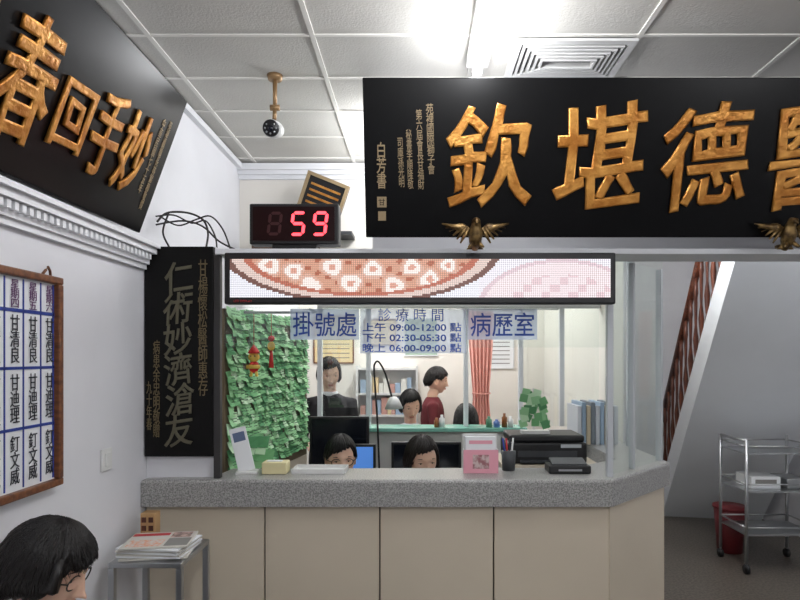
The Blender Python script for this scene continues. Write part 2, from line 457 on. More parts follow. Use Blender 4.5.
BR = mat('cable_black', (34,30,30), .6)
lst = [([(-1.10,2.53,2.17),(-1.07,2.56,2.215),(-1.0,2.6,2.225),(-.94,2.62,2.20),(-.91,2.6,2.14),(-.90,2.55,2.065)], .0045),
       ([(-1.11,2.54,2.16),(-1.02,2.60,2.19),(-.94,2.62,2.17),(-.86,2.6,2.10),(-.76,2.56,2.05)], .004),
       ([(-1.10,2.55,2.20),(-1.04,2.6,2.17),(-.97,2.62,2.20),(-.90,2.6,2.21),(-.84,2.58,2.15),(-.80,2.56,2.06)], .0035),
       ([(-1.12,2.56,2.20),(-1.05,2.58,2.21),(-.98,2.6,2.18),(-.92,2.6,2.19),(-.87,2.57,2.12),(-.855,2.55,2.065)], .0035),
       ([(-1.06,2.55,2.21),(-1.08,2.54,2.13),(-1.05,2.53,2.065)], .004)]
tubes('cable_bundle', lst, BR, 8)

p = []
push(T((-.77,3.70,2.46)) @ Rm(22,'Y') @ Rm(14,'X'))
p += [box('board', (0,0,0), (.27,.02,.30), BLKPL), ]
for a, b in [((0,-.012,0),(.27,0,.02)),((0,-.012,.28),(.27,0,.30)),((0,-.012,.021),(.02,0,.279)),((.25,-.012,.021),(.27,0,.279))]: p.append(box('gilt_frame', a, b, GOLDD))
for k in range(6): p.append(box('gilt_bar', (.04,-.006,.045+.037*k), (.23,0,.058+.037*k), GOLD))
pop()
p.append(box('bracket', (-.80,3.62,2.34), (-.40,3.799,2.36), DKGREY))
group('gilded_plaque', p)
box('wall_storage_box', (-1.0,3.6,2.20), (-.62,3.799,2.335), mat('brown_box',(86,66,52),.7), .005)

# ---------------------------------------------------------------- security camera
BRASS = mat('aged_ivory_metal', (150,120,84), .4, metal=.4)
p = [tube('mount', [(-.62,2.6,2.82),(-.62,2.6,2.80)], [.034,.03], BRASS, seg=20), tube('stem', [(-.62,2.6,2.80),(-.62,2.6,2.68)], [.010,.009], BRASS),
     tube('knuckle', [(-.64,2.6,2.68),(-.60,2.6,2.68)], .013, BRASS), tube('arm', [(-.62,2.6,2.68),(-.62,2.59,2.625)], .009, BRASS),
     tube('housing', [(-.62,2.65,2.60),(-.62,2.60,2.585),(-.62,2.53,2.565)], [.03,.037,.037], WHITEP, seg=20),
     tube('lens_ring', [(-.62,2.531,2.5655),(-.62,2.522,2.563)], [.036,.032], BLKPL, seg=20)]
for k in range(8):
    a = k*math.pi/4
    p.append(sph('ir_led', (-.62+.023*math.cos(a),2.52,2.562+.023*math.sin(a)), (.0045,.004,.0045), STEEL, 8, 6))
p.append(sph('lens', (-.62,2.52,2.562), (.012,.008,.012), mat('lens_glass',(12,16,30),.1)))
group('security_camera', p)

# ---------------------------------------------------------------- ceiling vent
p = []
bm = bmesh.new()
X0, X1, Y0, Y1 = .37,.84,2.28,2.60
def ring(bm, i, w, z0, z1, mi=0):
    a0,a1,b0,b1 = X0+i,X1-i,Y0+i,Y1-i
    bmbox(bm,(a0,b0,z0),(a1,b0+w,z1),mi); bmbox(bm,(a0,b1-w,z0),(a1,b1,z1),mi)
    bmbox(bm,(a0,b0+w,z0),(a0+w,b1-w,z1),mi); bmbox(bm,(a1-w,b0+w,z0),(a1,b1-w,z1),mi)
ring(bm, 0, .03, H-.018, H-.008)
for k in range(1,6): ring(bm, .03+.021*(k-1)+.009, .009, H-.018-.003*k, H-.008)
p.append(mk('louvres', bm, WHITEP))
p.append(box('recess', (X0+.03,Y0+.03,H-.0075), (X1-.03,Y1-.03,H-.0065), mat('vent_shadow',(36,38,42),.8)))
group('air_vent', p)

# ---------------------------------------------------------------- fluorescent lamps
TUBE = mat('lamp_tube', (240,246,255), .5, emit=16)
def lamp(x, y0, y1, power):
    p = [box('housing', (x-.045,y0,H-.04), (x+.045,y1,H-.008), WHITEP, .004),
         tube('tube', [(x,y0+.03,H-.058),(x,y1-.03,H-.058)], .016, TUBE),
         box('cap_a', (x-.02,y0,H-.075), (x+.02,y0+.03,H-.0405), WHITEP), box('cap_b', (x-.02,y1-.03,H-.075), (x+.02,y1,H-.0405), WHITEP)]
    group('fluorescent_lamp', p)
    n = 3
    for k in range(n):
        l = bpy.data.lights.new('lamp_light', 'POINT'); l.energy = power/n; l.color = (.975,.98,1); l.shadow_soft_size = .06
        o = bpy.data.objects.new('lamp_light', l); o.location = (x, y0+(y1-y0)*(k+.5)/n, H-.15); S.collection.objects.link(o)
lamp(.24,1.15,2.45,27)
lamp(.24,-1.6,-.4,42)
lamp(2.3,-.9,.4,32)
lamp(-.1,2.95,3.6,17)
lamp(-.1,4.3,5.3,56)
lamp(1.75,3.4,4.6,26)
lamp(2.9,2.95,3.3,14)  # added unseen lamp to brighten the hall and stair soffit
w = bpy.data.worlds.new('world'); S.world = w; w.use_nodes = True
w.node_tree.nodes['Background'].inputs[0].default_value = (.8,.88,1,1); w.node_tree.nodes['Background'].inputs[1].default_value = .3

# ---------------------------------------------------------------- green sticky notes board
A = Vector((-.875,2.71,0)); B = Vector((-.69,3.72,0)); d = (B-A); L = d.length; ang = math.degrees(math.atan2(d.y, d.x))
push(T(A) @ Rm(ang,'Z'))
p = [box('board', (0,.0,1.0), (L,.02,1.82), mat('board_brown',(110,96,74),.7)), box('lower_panel', (0,.0,0), (L,.02,.999), CREAM)]
bm = bmesh.new()
for r in range(19):
    for c in range(23):
        if random.random() < .05: continue
        cx = .016+(L-.04)*(c+.5)/23+random.uniform(-.010,.010); cz = 1.80-.0405*r+random.uniform(-.008,.008)
        w_, h_ = .034,.026; a = random.uniform(-.2,.2); yy = -.004-.0045*random.random()
        vs = []
        for (u, v, lift) in [(-1,1,0),(1,1,0),(1,0,.005),(1,-1,.016),(-1,-1,.016),(-1,0,.005)]:
            X = u*w_*.8; Z = v*h_
            vs.append(bm.verts.new((cx+X*math.cos(a)-Z*math.sin(a), yy-lift*random.uniform(.5,1.6), cz+X*math.sin(a)+Z*math.cos(a))))
        mi = random.choice([0,0,1,1,2,3])
        f = bm.faces.new([vs[0],vs[1],vs[2],vs[5]]); f.material_index = mi
        f = bm.faces.new([vs[5],vs[2],vs[3],vs[4]]); f.material_index = mi
        for k in range(2):
            zz = .006-.014*k
            q = [bm.verts.new((cx+u*w_*.55*math.cos(a), yy-.0225, cz+zz+t)) for u, t in [(-1,0),(1,0),(1,.003),(-1,.003)]]
            f = bm.faces.new(q); f.material_index = 4
G = [mat('note_green_a',(152,204,150),.8), mat('note_green_b',(116,176,120),.8), mat('note_green_c',(196,228,190),.8), mat('note_green_d',(84,146,96),.8), mat('note_ink',(44,74,58),.8)]
p.append(mk('sticky_notes', bm, G))
pop(); group('green_note_board', p)
bm = bmesh.new()
for k in range(10):
    cx = -.80+.012*random.random()+.011*k; cz = 1.135+.03*(k % 4)
    vs = [bm.verts.new(q) for q in [(cx,2.67+.002*k,cz-.03),(cx+.05,2.66+.002*k,cz-.03),(cx+.055,2.68+.002*k,cz+.02),(cx+.003,2.68+.002*k,cz+.02)]]
    f = bm.faces.new(vs); f.material_index = k % 4
mk('green_slip_bundle', bm, G)

RED = mat('charm_red',(200,40,36),.5); YEL = mat('charm_yellow',(232,196,90),.5)
push(T((-.755,2.76,1.60)))
p = [sph('face', (0,0,0), (.026,.018,.024), YEL), tube('hat', [(0,0,.016),(0,0,.03),(0,0,.055)], [.03,.022,.004], RED), sph('body', (0,0,-.045), (.024,.016,.028), RED),
     tube('scroll', [(-.03,-.014,-.045),(.03,-.014,-.045)], .009, YEL), tube('cord', [(0,0,.05),(0,0,.2)], .0015, RED),
     sph('eye_l', (-.009,-.017,.004), (.003,.003,.004), INK, 8, 6), sph('eye_r', (.009,-.017,.004), (.003,.003,.004), INK, 8, 6),
     tube('leg_l', [(-.01,0,-.065),(-.014,0,-.09)], .007, YEL), tube('leg_r', [(.01,0,-.065),(.014,0,-.09)], .007, YEL)]
pop(); group('fortune_god_charm', p)
push(T((-.675,2.76,1.65)))
p = [tube('tassel', [(0,0,-.02),(0,0,-.10)], [.006,.012], RED), sph('knot', (0,0,0), (.018,.008,.022), YEL, 12, 8), sph('pendant', (0,0,.035), (.016,.01,.014), RED, 12, 8), tube('cord', [(0,0,.04),(0,0,.15)], .0015, RED)]
pop(); group('hanging_tassel', p)
p = [tube('rail', [(-.80,2.76,1.805),(-.45,2.76,1.805)], .006, ALU)]
p += [tube('bracket', [(-.455,2.76,1.805),(-.455,2.52,1.80)], .005, ALU)]
group('hanging_rail', p)

# ---------------------------------------------------------------- inner partition with shelf and glass
FRW = mat('white_frame', (214,216,218), .4)
GRG = mat('green_glass_edge', (120,176,160), .25)
p = [box('low_wall', (-.66,3.92,0), (1.195,3.98,1.12), WHITEP), box('shelf', (-.66,3.84,1.12), (.70,4.05,1.145), GRG, .003), box('top_rail', (-.66,3.93,1.92), (1.195,3.97,1.96), FRW)]
for xx in (-.66,-.34,.30,.66,.93): p.append(box('mullion', (xx,3.93,1.146), (xx+.03,3.97,1.92), FRW, .002))
p.append(box('pane', (-.63,3.948,1.146), (-.34,3.952,1.92), GLASS)); p.append(box('pane_b', (.69,3.948,1.146), (.93,3.952,1.92), GLASS)); p.append(box('pane_c', (.96,3.948,1.146), (1.19,3.952,1.92), GLASS))
group('inner_glass_partition', p)
# bottles and folders on the inner shelf
BC = [mat('bottle_amber',(140,84,40),.3), mat('bottle_white',(224,224,222),.4), mat('bottle_green',(90,140,110),.3), mat('bottle_blue',(90,120,180),.4)]
bm = bmesh.new(); k = 0
for xx, hh, rr in [(.12,.06,.016),(.155,.08,.018),(.46,.07,.02),(.51,.05,.022),(.56,.09,.018),(.60,.07,.018)]:
    n0 = len(bm.faces); ringtube(bm, [(xx,3.89,1.1455),(xx,3.89,1.1455+hh*.7),(xx,3.89,1.1455+hh*.8),(xx,3.89,1.1455+hh)], [rr,rr,rr*.5,rr*.5], seg=14)
    bm.faces.ensure_lookup_table()
    for f in bm.faces[n0:]: f.material_index = k % 4
    k += 1
mk('medicine_bottles', bm, BC, True)
bm = bmesh.new()
for k in range(9):
    bmbox(bm, (.91+.026*k,3.42,1.101), (.932+.026*k,3.66,1.32+.02*(k % 2)), k % 4)
mk('binder_row', bm, [mat('binder_a',(196,200,206),.6), mat('binder_b',(150,170,190),.6), mat('binder_c',(200,186,160),.6), mat('binder_d',(120,128,136),.6)])

PINK = mat('curtain_pink', (238,176,164), .85)
def curtain(xa, xb, y):
    bm = bmesh.new(); N = 60; prev = None; mid = (xa+xb)/2
    for i in range(N+1):
        u = i/N; xx = xa+(xb-xa)*u; yy = y+.018*math.sin(u*math.pi*12)
        col = [bm.verts.new((xx+(mid-xx)*pinch, yy, z)) for z, pinch in [(.25,0),(.9,.08),(1.25,.35),(1.35,.3),(1.7,.05),(1.98,0)]]
        if prev:
            for k in range(5): bm.faces.new([prev[k],col[k],col[k+1],prev[k+1]])
        prev = col
    c1 = mk('cloth', bm, PINK, True)
    w_ = (xb-xa)*.36
    group('pink_curtain', [c1, tube('tie', [(mid-w_,y-.025,1.3),(mid,y-.035,1.29),(mid+w_,y-.025,1.3)], .008, PINK)])
curtain(.42,.63,5.0)
tube('curtain_rod', [(.36,5.0,2.0),(1.19,5.0,2.0)], .01, STEEL)
def framed(name, x0, x1, z0, z1, y, m, fm, lines=0, lm=None):
    p = [box('sheet', (x0,y-.008,z0), (x1,y,z1), m), box('frame_t', (x0-.01,y-.015,z1), (x1+.01,y,z1+.012), fm), box('frame_b', (x0-.01,y-.015,z0-.012), (x1+.01,y,z0), fm),
         box('frame_l', (x0-.012,y-.015,z0), (x0,y,z1), fm), box('frame_r', (x1,y-.015,z0), (x1+.012,y,z1), fm)]
    for k in range(lines):
        zz = z1-(z1-z0)*(k+1)/(lines+1); p.append(box('line', (x0+.03,y-.0095,zz-.004), (x1-.03,y-.008,zz+.004), lm or INK))
    group(name, p)
CREAMP = mat('paper_cream', (226,206,160), .8); GRNP = mat('paper_green', (150,170,150), .8); GRYINK = mat('ink_grey',(130,128,124),.8)
framed('wall_calendar', -.98,-.62,1.55,1.98,5.7, CREAMP, WOOD, 9, GRYINK)
framed('certificate_frame', -.5,-.22,1.72,1.95,5.7, CREAMP, DWOOD, 6, GRYINK)
framed('notice_poster', -.12,.18,1.62,1.96,5.7, GRNP, FRW, 8, GRYINK)
framed('notice_poster', .66,.9,1.5,1.9,5.7, PAPER, FRW, 9, GRYINK)
p = [box('back', (-.55,5.62,.0), (-.02,5.69,1.5), WHITEP)]
for zz in (.3,.7,1.05,1.25,1.48): p.append(box('shelf', (-.55,5.50,zz), (-.02,5.6195,zz+.02), WHITEP))
for xx in (-.57,-.02): p.append(box('side', (xx,5.50,0), (xx+.02,5.69,1.52), WHITEP))
cc = [mat('pk_a',(190,198,212),.6), mat('pk_b',(210,190,150),.6), mat('pk_c',(150,170,190),.6), mat('pk_d',(214,214,206),.6), mat('pk_e',(180,140,130),.6)]
bm = bmesh.new()
for zz in (.3205,.7205,1.0705,1.2705):
    xx = -.53
    while xx < -.08:
        ww = random.uniform(.03,.06); bmbox(bm, (xx,5.52,zz), (xx+ww-.005,5.61,zz+random.uniform(.08,.16)), random.randrange(5)); xx += ww
p.append(mk('medicine_boxes', bm, cc)); group('medicine_shelf', p)

# ---------------------------------------------------------------- work desk and monitors
p = [box('top', (-.66,3.42,.73), (.36,3.80,.76), CREAM, .003)]
for xx in (-.64,.31):
    for yy in (3.44,3.75): p.append(box('leg', (xx,yy,0), (xx+.035,yy+.035,.7295), DKGREY))
group('work_desk', p)
SCR = mat('screen_dark', (18,22,30), .15); SCB = mat('screen_blue', (84,136,214), .3, emit=.6)
def monitor(x, y, z0, w, h, scr, yaw=0):
    push(T((x,y,0)) @ Rm(yaw,'Z'))
    p = [box('bezel', (-w/2,0,z0), (w/2,.03,z0+h), BLKPL, .005), box('screen', (-w/2+.015,-.002,z0+.02), (w/2-.015,-.0002,z0+h-.015), scr),
         box('neck', (-.025,.031,.775), (.025,.05,z0+h*.6), BLKPL), box('stand', (-.1,-.03,.761), (.1,.07,.775), BLKPL, .004), box('rear_bulge', (-w*.3,.0301,z0+.05), (w*.3,.06,z0+h-.05), BLKPL, .01)]
    pop(); group('computer_monitor', p)
monitor(-.475,3.62,.90,.36,.34,SCR)
monitor(-.33,3.47,.86,.17,.235,SCB)
monitor(.05,3.6,.84,.42,.25,SCR)
def keyboard(x, y, z):
    lst = [((x-.2,y-.06,z),(x+.2,y+.06,z+.015),0)]
    for i in range(14):
        for j in range(4): lst.append(((x-.19+.027*i,y-.05+.026*j,z+.015),(x-.19+.027*i+.022,y-.05+.026*j+.02,z+.021),1))
    boxes('computer_keyboard', lst, [BLKPL, DKGREY])
keyboard(-.41,2.68,.7605); keyboard(.03,2.68,.7605)

p = [tube('base', [(-.235,3.71,.7605),(-.235,3.71,.785)], [.07,.065], BLKPL, seg=24),
     tube('arm', smoothpts([(-.235,3.71,.78),(-.25,3.70,1.2),(-.27,3.70,1.5),(-.265,3.70,1.56),(-.24,3.68,1.57),(-.20,3.66,1.50),(-.17,3.64,1.40),(-.155,3.63,1.34)],4), .006, BLKPL),
     tube('shade', [(-.15,3.62,1.36),(-.148,3.62,1.34),(-.145,3.61,1.29)], [.018,.035,.055], WHITEP, seg=20)]
group('desk_lamp', p)

# ---------------------------------------------------------------- items on counter
Zc = 1.1005
push(T((-.735,2.58,Zc)) @ Rm(10,'Z'))
p = [box('foot', (-.045,-.03,0), (.045,.04,.01), WHITEP, .002)]
push(T((0,0,.01)) @ Rm(-14,'Y') @ Rm(-8,'X')); p += [box('card', (-.035,0,0), (.035,.006,.19), PAPER, .001), box('print', (-.025,-.001,.13), (.025,-.0002,.17), BLUECL)]; pop()
pop(); group('leaflet_holder', p)
p = [box('box', (-.665,2.55,Zc), (-.56,2.63,Zc+.05), mat('box_cream',(216,206,160),.6), .004), box('opening', (-.65,2.575,Zc+.0502), (-.585,2.605,Zc+.053), PAPER)]
group('tissue_box', p)
boxes('document_tray', [((-.54,2.56,Zc),(-.31,2.68,Zc+.006)),((-.54,2.56,Zc+.006),(-.31,2.564,Zc+.02)),((-.54,2.676,Zc+.006),(-.31,2.68,Zc+.02)),((-.54,2.564,Zc+.006),(-.536,2.676,Zc+.02)),((-.314,2.564,Zc+.006),(-.31,2.676,Zc+.02))], WHITEP)
PNK = mat('leaflet_pink', (222,156,170), .6)
p = [box('back', (.195,2.62,Zc), (.345,2.626,Zc+.165), WHITEP), box('pocket', (.195,2.575,Zc), (.345,2.58,Zc+.10), PNK), box('side_l', (.195,2.5801,Zc), (.2,2.6199,Zc+.1), WHITEP), box('side_r', (.34,2.5801,Zc), (.345,2.6199,Zc+.1), WHITEP),
     box('leaflets', (.205,2.585,Zc+.002), (.335,2.612,Zc+.155), PAPER), box('leaflet_title', (.22,2.5835,Zc+.125), (.32,2.5848,Zc+.14), PNK), box('label', (.235,2.574,Zc+.02), (.305,2.5748,Zc+.08), mat('label_photo',(200,180,176),.6, rgb2=(150,96,100), nscale=60))]
group('pamphlet_holder', p)
p = [box('body', (.44,2.94,1.0755), (.83,3.2,1.18), BLKPL, .012), box('lid', (.45,2.95,1.1805), (.82,3.19,1.215), BLKPL, .01), box('tray', (.50,2.915,1.085), (.77,2.9395,1.095), DKGREY), box('slot', (.49,2.937,1.11), (.78,2.9398,1.14), DKGREY), box('panel', (.70,2.938,1.155), (.80,2.9398,1.172), ALU)]
group('inkjet_printer', p)
p = [box('body', (.56,2.56,Zc), (.74,2.66,Zc+.035), BLKPL, .006)]
push(T((.65,2.60,Zc+.036)) @ Rm(12,'X')); p.append(box('top', (-.075,-.03,0), (.075,.05,.012), DKGREY, .003)); pop()
p.append(box('card_slot', (.60,2.5585,Zc+.012), (.70,2.5598,Zc+.02), STEEL))
group('card_reader', p)
p = [tube('cup', [(.40,2.65,Zc),(.40,2.65,Zc+.085)], [.028,.032], DKGREY, seg=20)]
for k, c in enumerate([BLUE, REDT, INK, WHITEP]): p.append(tube('pen', [(.39+.006*k,2.65,Zc+.02),(.375+.016*k,2.655+.004*k,Zc+.14)], .004, c, seg=8))
group('pen_cup', p)
p = [box('stand', (.52,3.0,1.2155), (.66,3.06,1.23), WHITEP)]
bm = bmesh.new()
for k in range(30):
    cx = random.uniform(.53,.65); cz = random.uniform(1.25,1.42); yy = 3.03+.0009*k; a = random.uniform(-.5,.5)
    vs = [bm.verts.new((cx+u*.02*math.cos(a)-v*.02*math.sin(a), yy, cz+u*.02*math.sin(a)+v*.02*math.cos(a))) for u, v in [(-1,-1),(1,-1),(1,1),(-1,1)]]
    bm.faces.new(vs).material_index = k % 4
p.append(mk('notes', bm, G)); p.append(box('rod', (.585,3.058,1.23), (.595,3.063,1.44), WHITEP)); group('note_spike', p)

# ---------------------------------------------------------------- staircase
P0 = Vector((2.38+.095,6.03,0)); dirv = Vector((-.29,-1.6,0)).normalized()
a0 = math.degrees(math.atan2(dirv.y, dirv.x))
push(T(P0) @ Rm(a0,'Z'))
slope = 1.7/1.626; rise = .165; run = rise/slope; n = 15
p = []
STW = mat('stair_white', (230,234,238), .6, noise=.03, nscale=3); TREAD = mat('stair_tread', (120,98,84), .4)
Wd = .90
L_ = n*run
top = []
for i in range(n):
    top += [(i*run-.22, i*rise),( i*run-.22, (i+1)*rise)]
top += [(n*run-.22, n*rise)]
poly = [(-.22,0)] + top[1:] + [(L_, L_*slope)] + [(0,0)]
p.append(prism('stair_slab', poly, .02, Wd, STW))
sp = [(-.27,0),(-.27,.10),(L_-.24, L_*slope+.06),(L_+.02,L_*slope),(0.0,0.0)]
p.append(prism('stringer', sp, -.02, .0195, STW))
for i in range(n): p.append(box('tread', (i*run-.24,.0197,(i+1)*rise+.0005), ((i+1)*run-.22,Wd,(i+1)*rise+.02), TREAD))
rail = []
for i in range(0, n):
    xx = i*run-.12; z0 = (i+1)*rise-.02; zt = min(z0+.78, 2.76)
    if zt-z0 < .25: continue
    hgt = zt-z0
    p.append(tube('baluster', [(xx,.0,z0),(xx,.0,z0+hgt*.12),(xx,.0,z0+hgt*.16),(xx,.0,z0+hgt*.35),(xx,.0,z0+hgt*.5),(xx,.0,z0+hgt*.8),(xx,.0,z0+hgt*.84),(xx,.0,zt)], [.02,.02,.010,.022,.010,.015,.02,.014], DWOOD, seg=8))
    if z0+.78 <= 2.76: rail.append((xx,.0,z0+.80))
p.append(tube('handrail', [rail[0], rail[-1]], [(.03,.024)]*2, DWOOD, side=(0,1,0)))
p.append(box('newel', (-.33,-.04,0), (-.25,.04,1.05), DWOOD, .006)); p.append(sph('newel_cap', (-.29,0,1.09), (.045,.045,.045), DWOOD))
pop()
group('staircase', p)

# ---------------------------------------------------------------- cart + bin
p = []
X0, X1, Y0, Y1 = 2.42,2.95,4.42,4.80
for xx in (X0,X1):
    for yy in (Y0,Y1):
        p.append(tube('post', [(xx,yy,.08),(xx,yy,.98)], .012, STEEL)); p.append(tube('caster', [(xx-.012,yy,.035),(xx+.012,yy,.035)], .035, BLKPL, seg=16)); p.append(tube('stem', [(xx,yy,.06),(xx,yy,.09)], .008, STEEL))
for zz in (.28,.60,.88):
    p.append(box('tray', (X0,Y0,zz), (X1,Y1,zz+.012), STEEL))
    for q in [[(X0,Y0,zz+.06),(X1,Y0,zz+.06)],[(X0,Y1,zz+.06),(X1,Y1,zz+.06)],[(X0,Y0,zz+.06),(X0,Y1,zz+.06)],[(X1,Y0,zz+.06),(X1,Y1,zz+.06)]]: p.append(tube('guard', q, .006, STEEL))
p.append(tube('handle', [(X0,Y0,.98),(X0,Y1,.98)], .01, STEEL))
group('medical_cart', p)
p = [box('carton', (2.50,4.50,.6125), (2.72,4.72,.70), PAPER, .003), box('label', (2.53,4.4985,.64), (2.69,4.4998,.68), GRYINK)]; group('supply_box', p)
box('instrument_tray', (2.76,4.48,.6125), (2.92,4.72,.69), STEEL, .01)
p = [tube('body', [(2.57,4.95,0.001),(2.57,4.95,.36)], [.095,.12], mat('bin_red',(104,28,34),.5), seg=28), tube('rim', [(2.57,4.95,.36),(2.57,4.95,.38)], [.13,.128], mat('bin_rim',(120,36,42),.5), seg=28)]
group('waste_bin', p)

# ---------------------------------------------------------------- steel stand with newspapers
p = []
X0, X1, Y0, Y1, Zt = -1.075,-.82,2.08,2.36,.885
for xx in (X0+.01,X1-.01):
    for yy in (Y0+.01,Y1-.01): p.append(box('leg', (xx-.01,yy-.01,0), (xx+.01,yy+.01,Zt-.0185), STEEL))
p.append(box('top', (X0,Y0,Zt-.018), (X1,Y1,Zt), STEEL, .003)); p.append(box('shelf', (X0+.02,Y0+.02,.40), (X1-.02,Y1-.02,.412), STEEL))
group('side_table', p)
p = []
PH1 = mat('print_photo',(190,160,150),.7, rgb2=(110,90,84), nscale=50); PH2 = mat('print_orange',(214,150,120),.7, rgb2=(200,196,190), nscale=70)
for k in range(7):
    push(T((-.945,2.20,Zt+.001+.0065*k)) @ Rm(random.uniform(-9,9),'Z'))
    p.append(box('paper_%d' % k, (-.115,-.095,0), (.115,.095,.006), PAPER if k % 2 else mat('newsprint',(196,192,184),.9), .001))
    if k == 6:
        for (a, b, mm) in [((-.11,.05),(.02,.08),REDT),((.03,.02),(.1,.085),PH1),((-.1,-.08),(.02,.0),PH2),((.03,-.08),(.11,.01),GRYINK)]:
            p.append(box('print', (a[0],a[1],.0061), (b[0],b[1],.0066), mm))
    pop()
group('newspaper_stack', p)
WB = mat('bamboo_pot', (176,140,96), .5)
p = [box('pot', (-1.068,2.305,.8855), (-1.01,2.355,1.0), WB, .004)]
for k in range(3):
    for j in range(2): p.append(box('lattice', (-1.062+.027*j,2.3035,.90+.032*k), (-1.044+.027*j,2.3048,.92+.032*k), DWOOD))
group('wooden_brush_pot', p)

# ================================================================== PEOPLE
def face_y(me_verts, x, z):
    best = None
    for v in me_verts:
        if v.y < 0:
            dd = (v.x-x)**2+(v.z-z)**2
            if best is None or dd < best[0]: best = (dd, v.y)
    return best[1]

def head(mhead, hairm, style, glasses, sub=4, strands=420):
    parts = []
    push(mhead)
    bm = bmesh.new(); bmesh.ops.create_icosphere(bm, subdivisions=sub+1, radius=1)
    g = lambda d, s: math.exp(-(d/s)**2)
    for v in bm.verts:
        x, y, z = v.co
        t = max(0, -z)
        px = x*.072*(1-.30*t**1.7); pz = z*.115
        py = -(.088)*(abs(y)**.88) if y < 0 else y*.098*(1-.42*t)
        if y < 0:
            f = min(1, -y*1.6)
            dy = 0
            if -.036 < pz < .026: dy += .019*((.026-pz)/.052)**1.2*g(px,.010)
            dy += .006*g(px,.016)*g(pz+.030,.008)
            for s in (-1,1): dy -= .008*g(px-s*.030,.014)*g(pz-.012,.012); dy += .004*g(px-s*.038,.016)*g(pz+.02,.018)
            dy += .003*g(px,.04)*g(pz-.032,.009)
            dy += .006*g(px,.020)*g(pz+.052,.006) + .006*g(px,.017)*g(pz+.063,.006) - .003*g(px,.022)*g(pz+.0575,.003)
            dy += .008*g(px,.018)*g(pz+.092,.014)
            py -= dy*f
        v.co = Vector((px, py, pz))
    vs = [v.co.copy() for v in bm.verts]
    parts.append(mk('head', bm, SKIN, True))
    for s in (-1,1):
        ye = face_y(vs, s*.030, .012)
        parts.append(sph('eye', (s*.030, ye+.0085, .0105), (.0125,.0105,.0060), EYEW, 16, 10))
        parts.append(sph('iris', (s*.030, ye-.0000, .0095), (.005,.003,.0050), IRIS, 12, 8))
        parts.append(tube('eyelid', [(s*.017,ye-.000,.0115),(s*.024,ye-.0025,.0165),(s*.031,ye-.0028,.0178),(s*.039,ye-.0005,.0160),(s*.045,ye+.004,.0115)], .0034, SKIN, seg=8))
        parts.append(tube('lash', [(s*.018,ye-.001,.0105),(s*.024,ye-.0042,.0140),(s*.031,ye-.0046,.0150),(s*.039,ye-.0022,.0135),(s*.046,ye+.003,.0095)], .0011, IRIS, seg=5))
        yb = face_y(vs, s*.032, .034)
        parts.append(tube('eyebrow', [(s*.015,yb-.003,.031),(s*.030,yb-.002,.036),(s*.047,yb+.009,.032)], [.0014,.0022,.0008], hairm, seg=6))
        bm = bmesh.new()
        ringtube(bm, [(s*.075, .008+.016*math.cos(a)+.004*math.sin(a), -.004+.028*math.sin(a)) for a in [k*math.pi/7 for k in range(14)]], .0048, closed=True, seg=8)
        parts.append(mk('ear_rim', bm, SKIN, True)); parts.append(sph('ear', (s*.070,.009,-.005), (.006,.015,.026), SKIN, 12, 10))
        if glasses:
            yg = face_y(vs, s*.030, .012)-.012
            bm = bmesh.new(); ringtube(bm, [(s*.031+.024*math.cos(a), yg+abs(s*.031+.024*math.cos(a))*.12, .008+.018*math.sin(a)) for a in [k*math.pi/10 for k in range(20)]], .0018, closed=True, seg=6)
            parts.append(mk('glasses_rim', bm, BLKPL, True))
            parts.append(tube('glasses_temple', [(s*.055,yg+.007,.012),(s*.076,yg+.04,.012),(s*.078,.0,.010),(s*.078,.02,-.004)], .0018, BLKPL, seg=6))
    if glasses: parts.append(tube('glasses_bridge', [(-.008,yg,.011),(0,yg-.002,.014),(.008,yg,.011)], .0016, BLKPL, seg=6))
    yl = face_y(vs, 0, -.053)
    parts.append(tube('upper_lip', [(-.022,yl+.008,-.057),(-.008,yl-.0005,-.0535),(0,yl-.001,-.055),(.008,yl-.0005,-.0535),(.022,yl+.008,-.057)], [.001,.0032,.0028,.0032,.001], LIP, seg=8))
    parts.append(tube('lower_lip', [(-.020,yl+.008,-.059),(-.008,yl+.0,-.0625),(.008,yl+.0,-.0625),(.020,yl+.008,-.059)], [.001,.0038,.0038,.001], LIP, seg=8))
    low, fr, puff, pufb, asym, wav = dict(bob=(-.085,.066,1.03,1.04,.014,.0), bobbig=(-.066,.052,1.10,1.12,.014,.09), bun=(-.045,.070,.98,1.0,.01,0), short=(-.06,.060,1.0,1.02,.016,.02))[style]
    NA, NT = 120, 24
    ax_, by_, cz_ = .083*puff, .103*pufb, .125*(1+(puff-1)*.5)
    sm = lambda e0, e1, v_: (lambda q: q*q*(3-2*q))(min(1, max(0, (v_-e0)/(e1-e0))))
    def hemz(th):
        a = (th+math.pi) % (2*math.pi)-math.pi; deg = math.degrees(abs(a))
        f0 = fr + asym*math.sin(a*1.6+.4)
        if style in ('bun','short'): hem = f0 + (0.012-f0)*sm(42,66,deg); hem = hem+(low-hem)*sm(92,125,deg)
        else:
            hem = f0 + (low*.7-f0)*sm(44, 70, deg); hem = hem + (low-hem)*sm(85, 130, deg)
        return hem + .0035*math.sin(th*23)+.0025*math.sin(th*41+1)
    def P(th, t, lift=0):
        hem = hemz(th)
        wob = .010*math.sin(th*31+t*2)+.008*math.sin(th*17+2+t*3)+.006*math.sin(th*53)+wav*.35*math.sin(t*15+th*3)*t
        th2 = th + wav*math.sin(t*11+th*5)*t
        if hem >= 0:
            an = t*math.acos(min(1, hem/cz_)); z = cz_*math.cos(an); r = math.sin(an)
        elif t < .6: an = t/.6*math.pi/2; z = cz_*math.cos(an); r = math.sin(an)
        else:
            q = (t-.6)/.4; z = hem*q; r = 1+.06*math.sin(min(q,1)*math.pi)-.14*q*q
        w_ = 1+wob*min(1, t*1.5)+lift
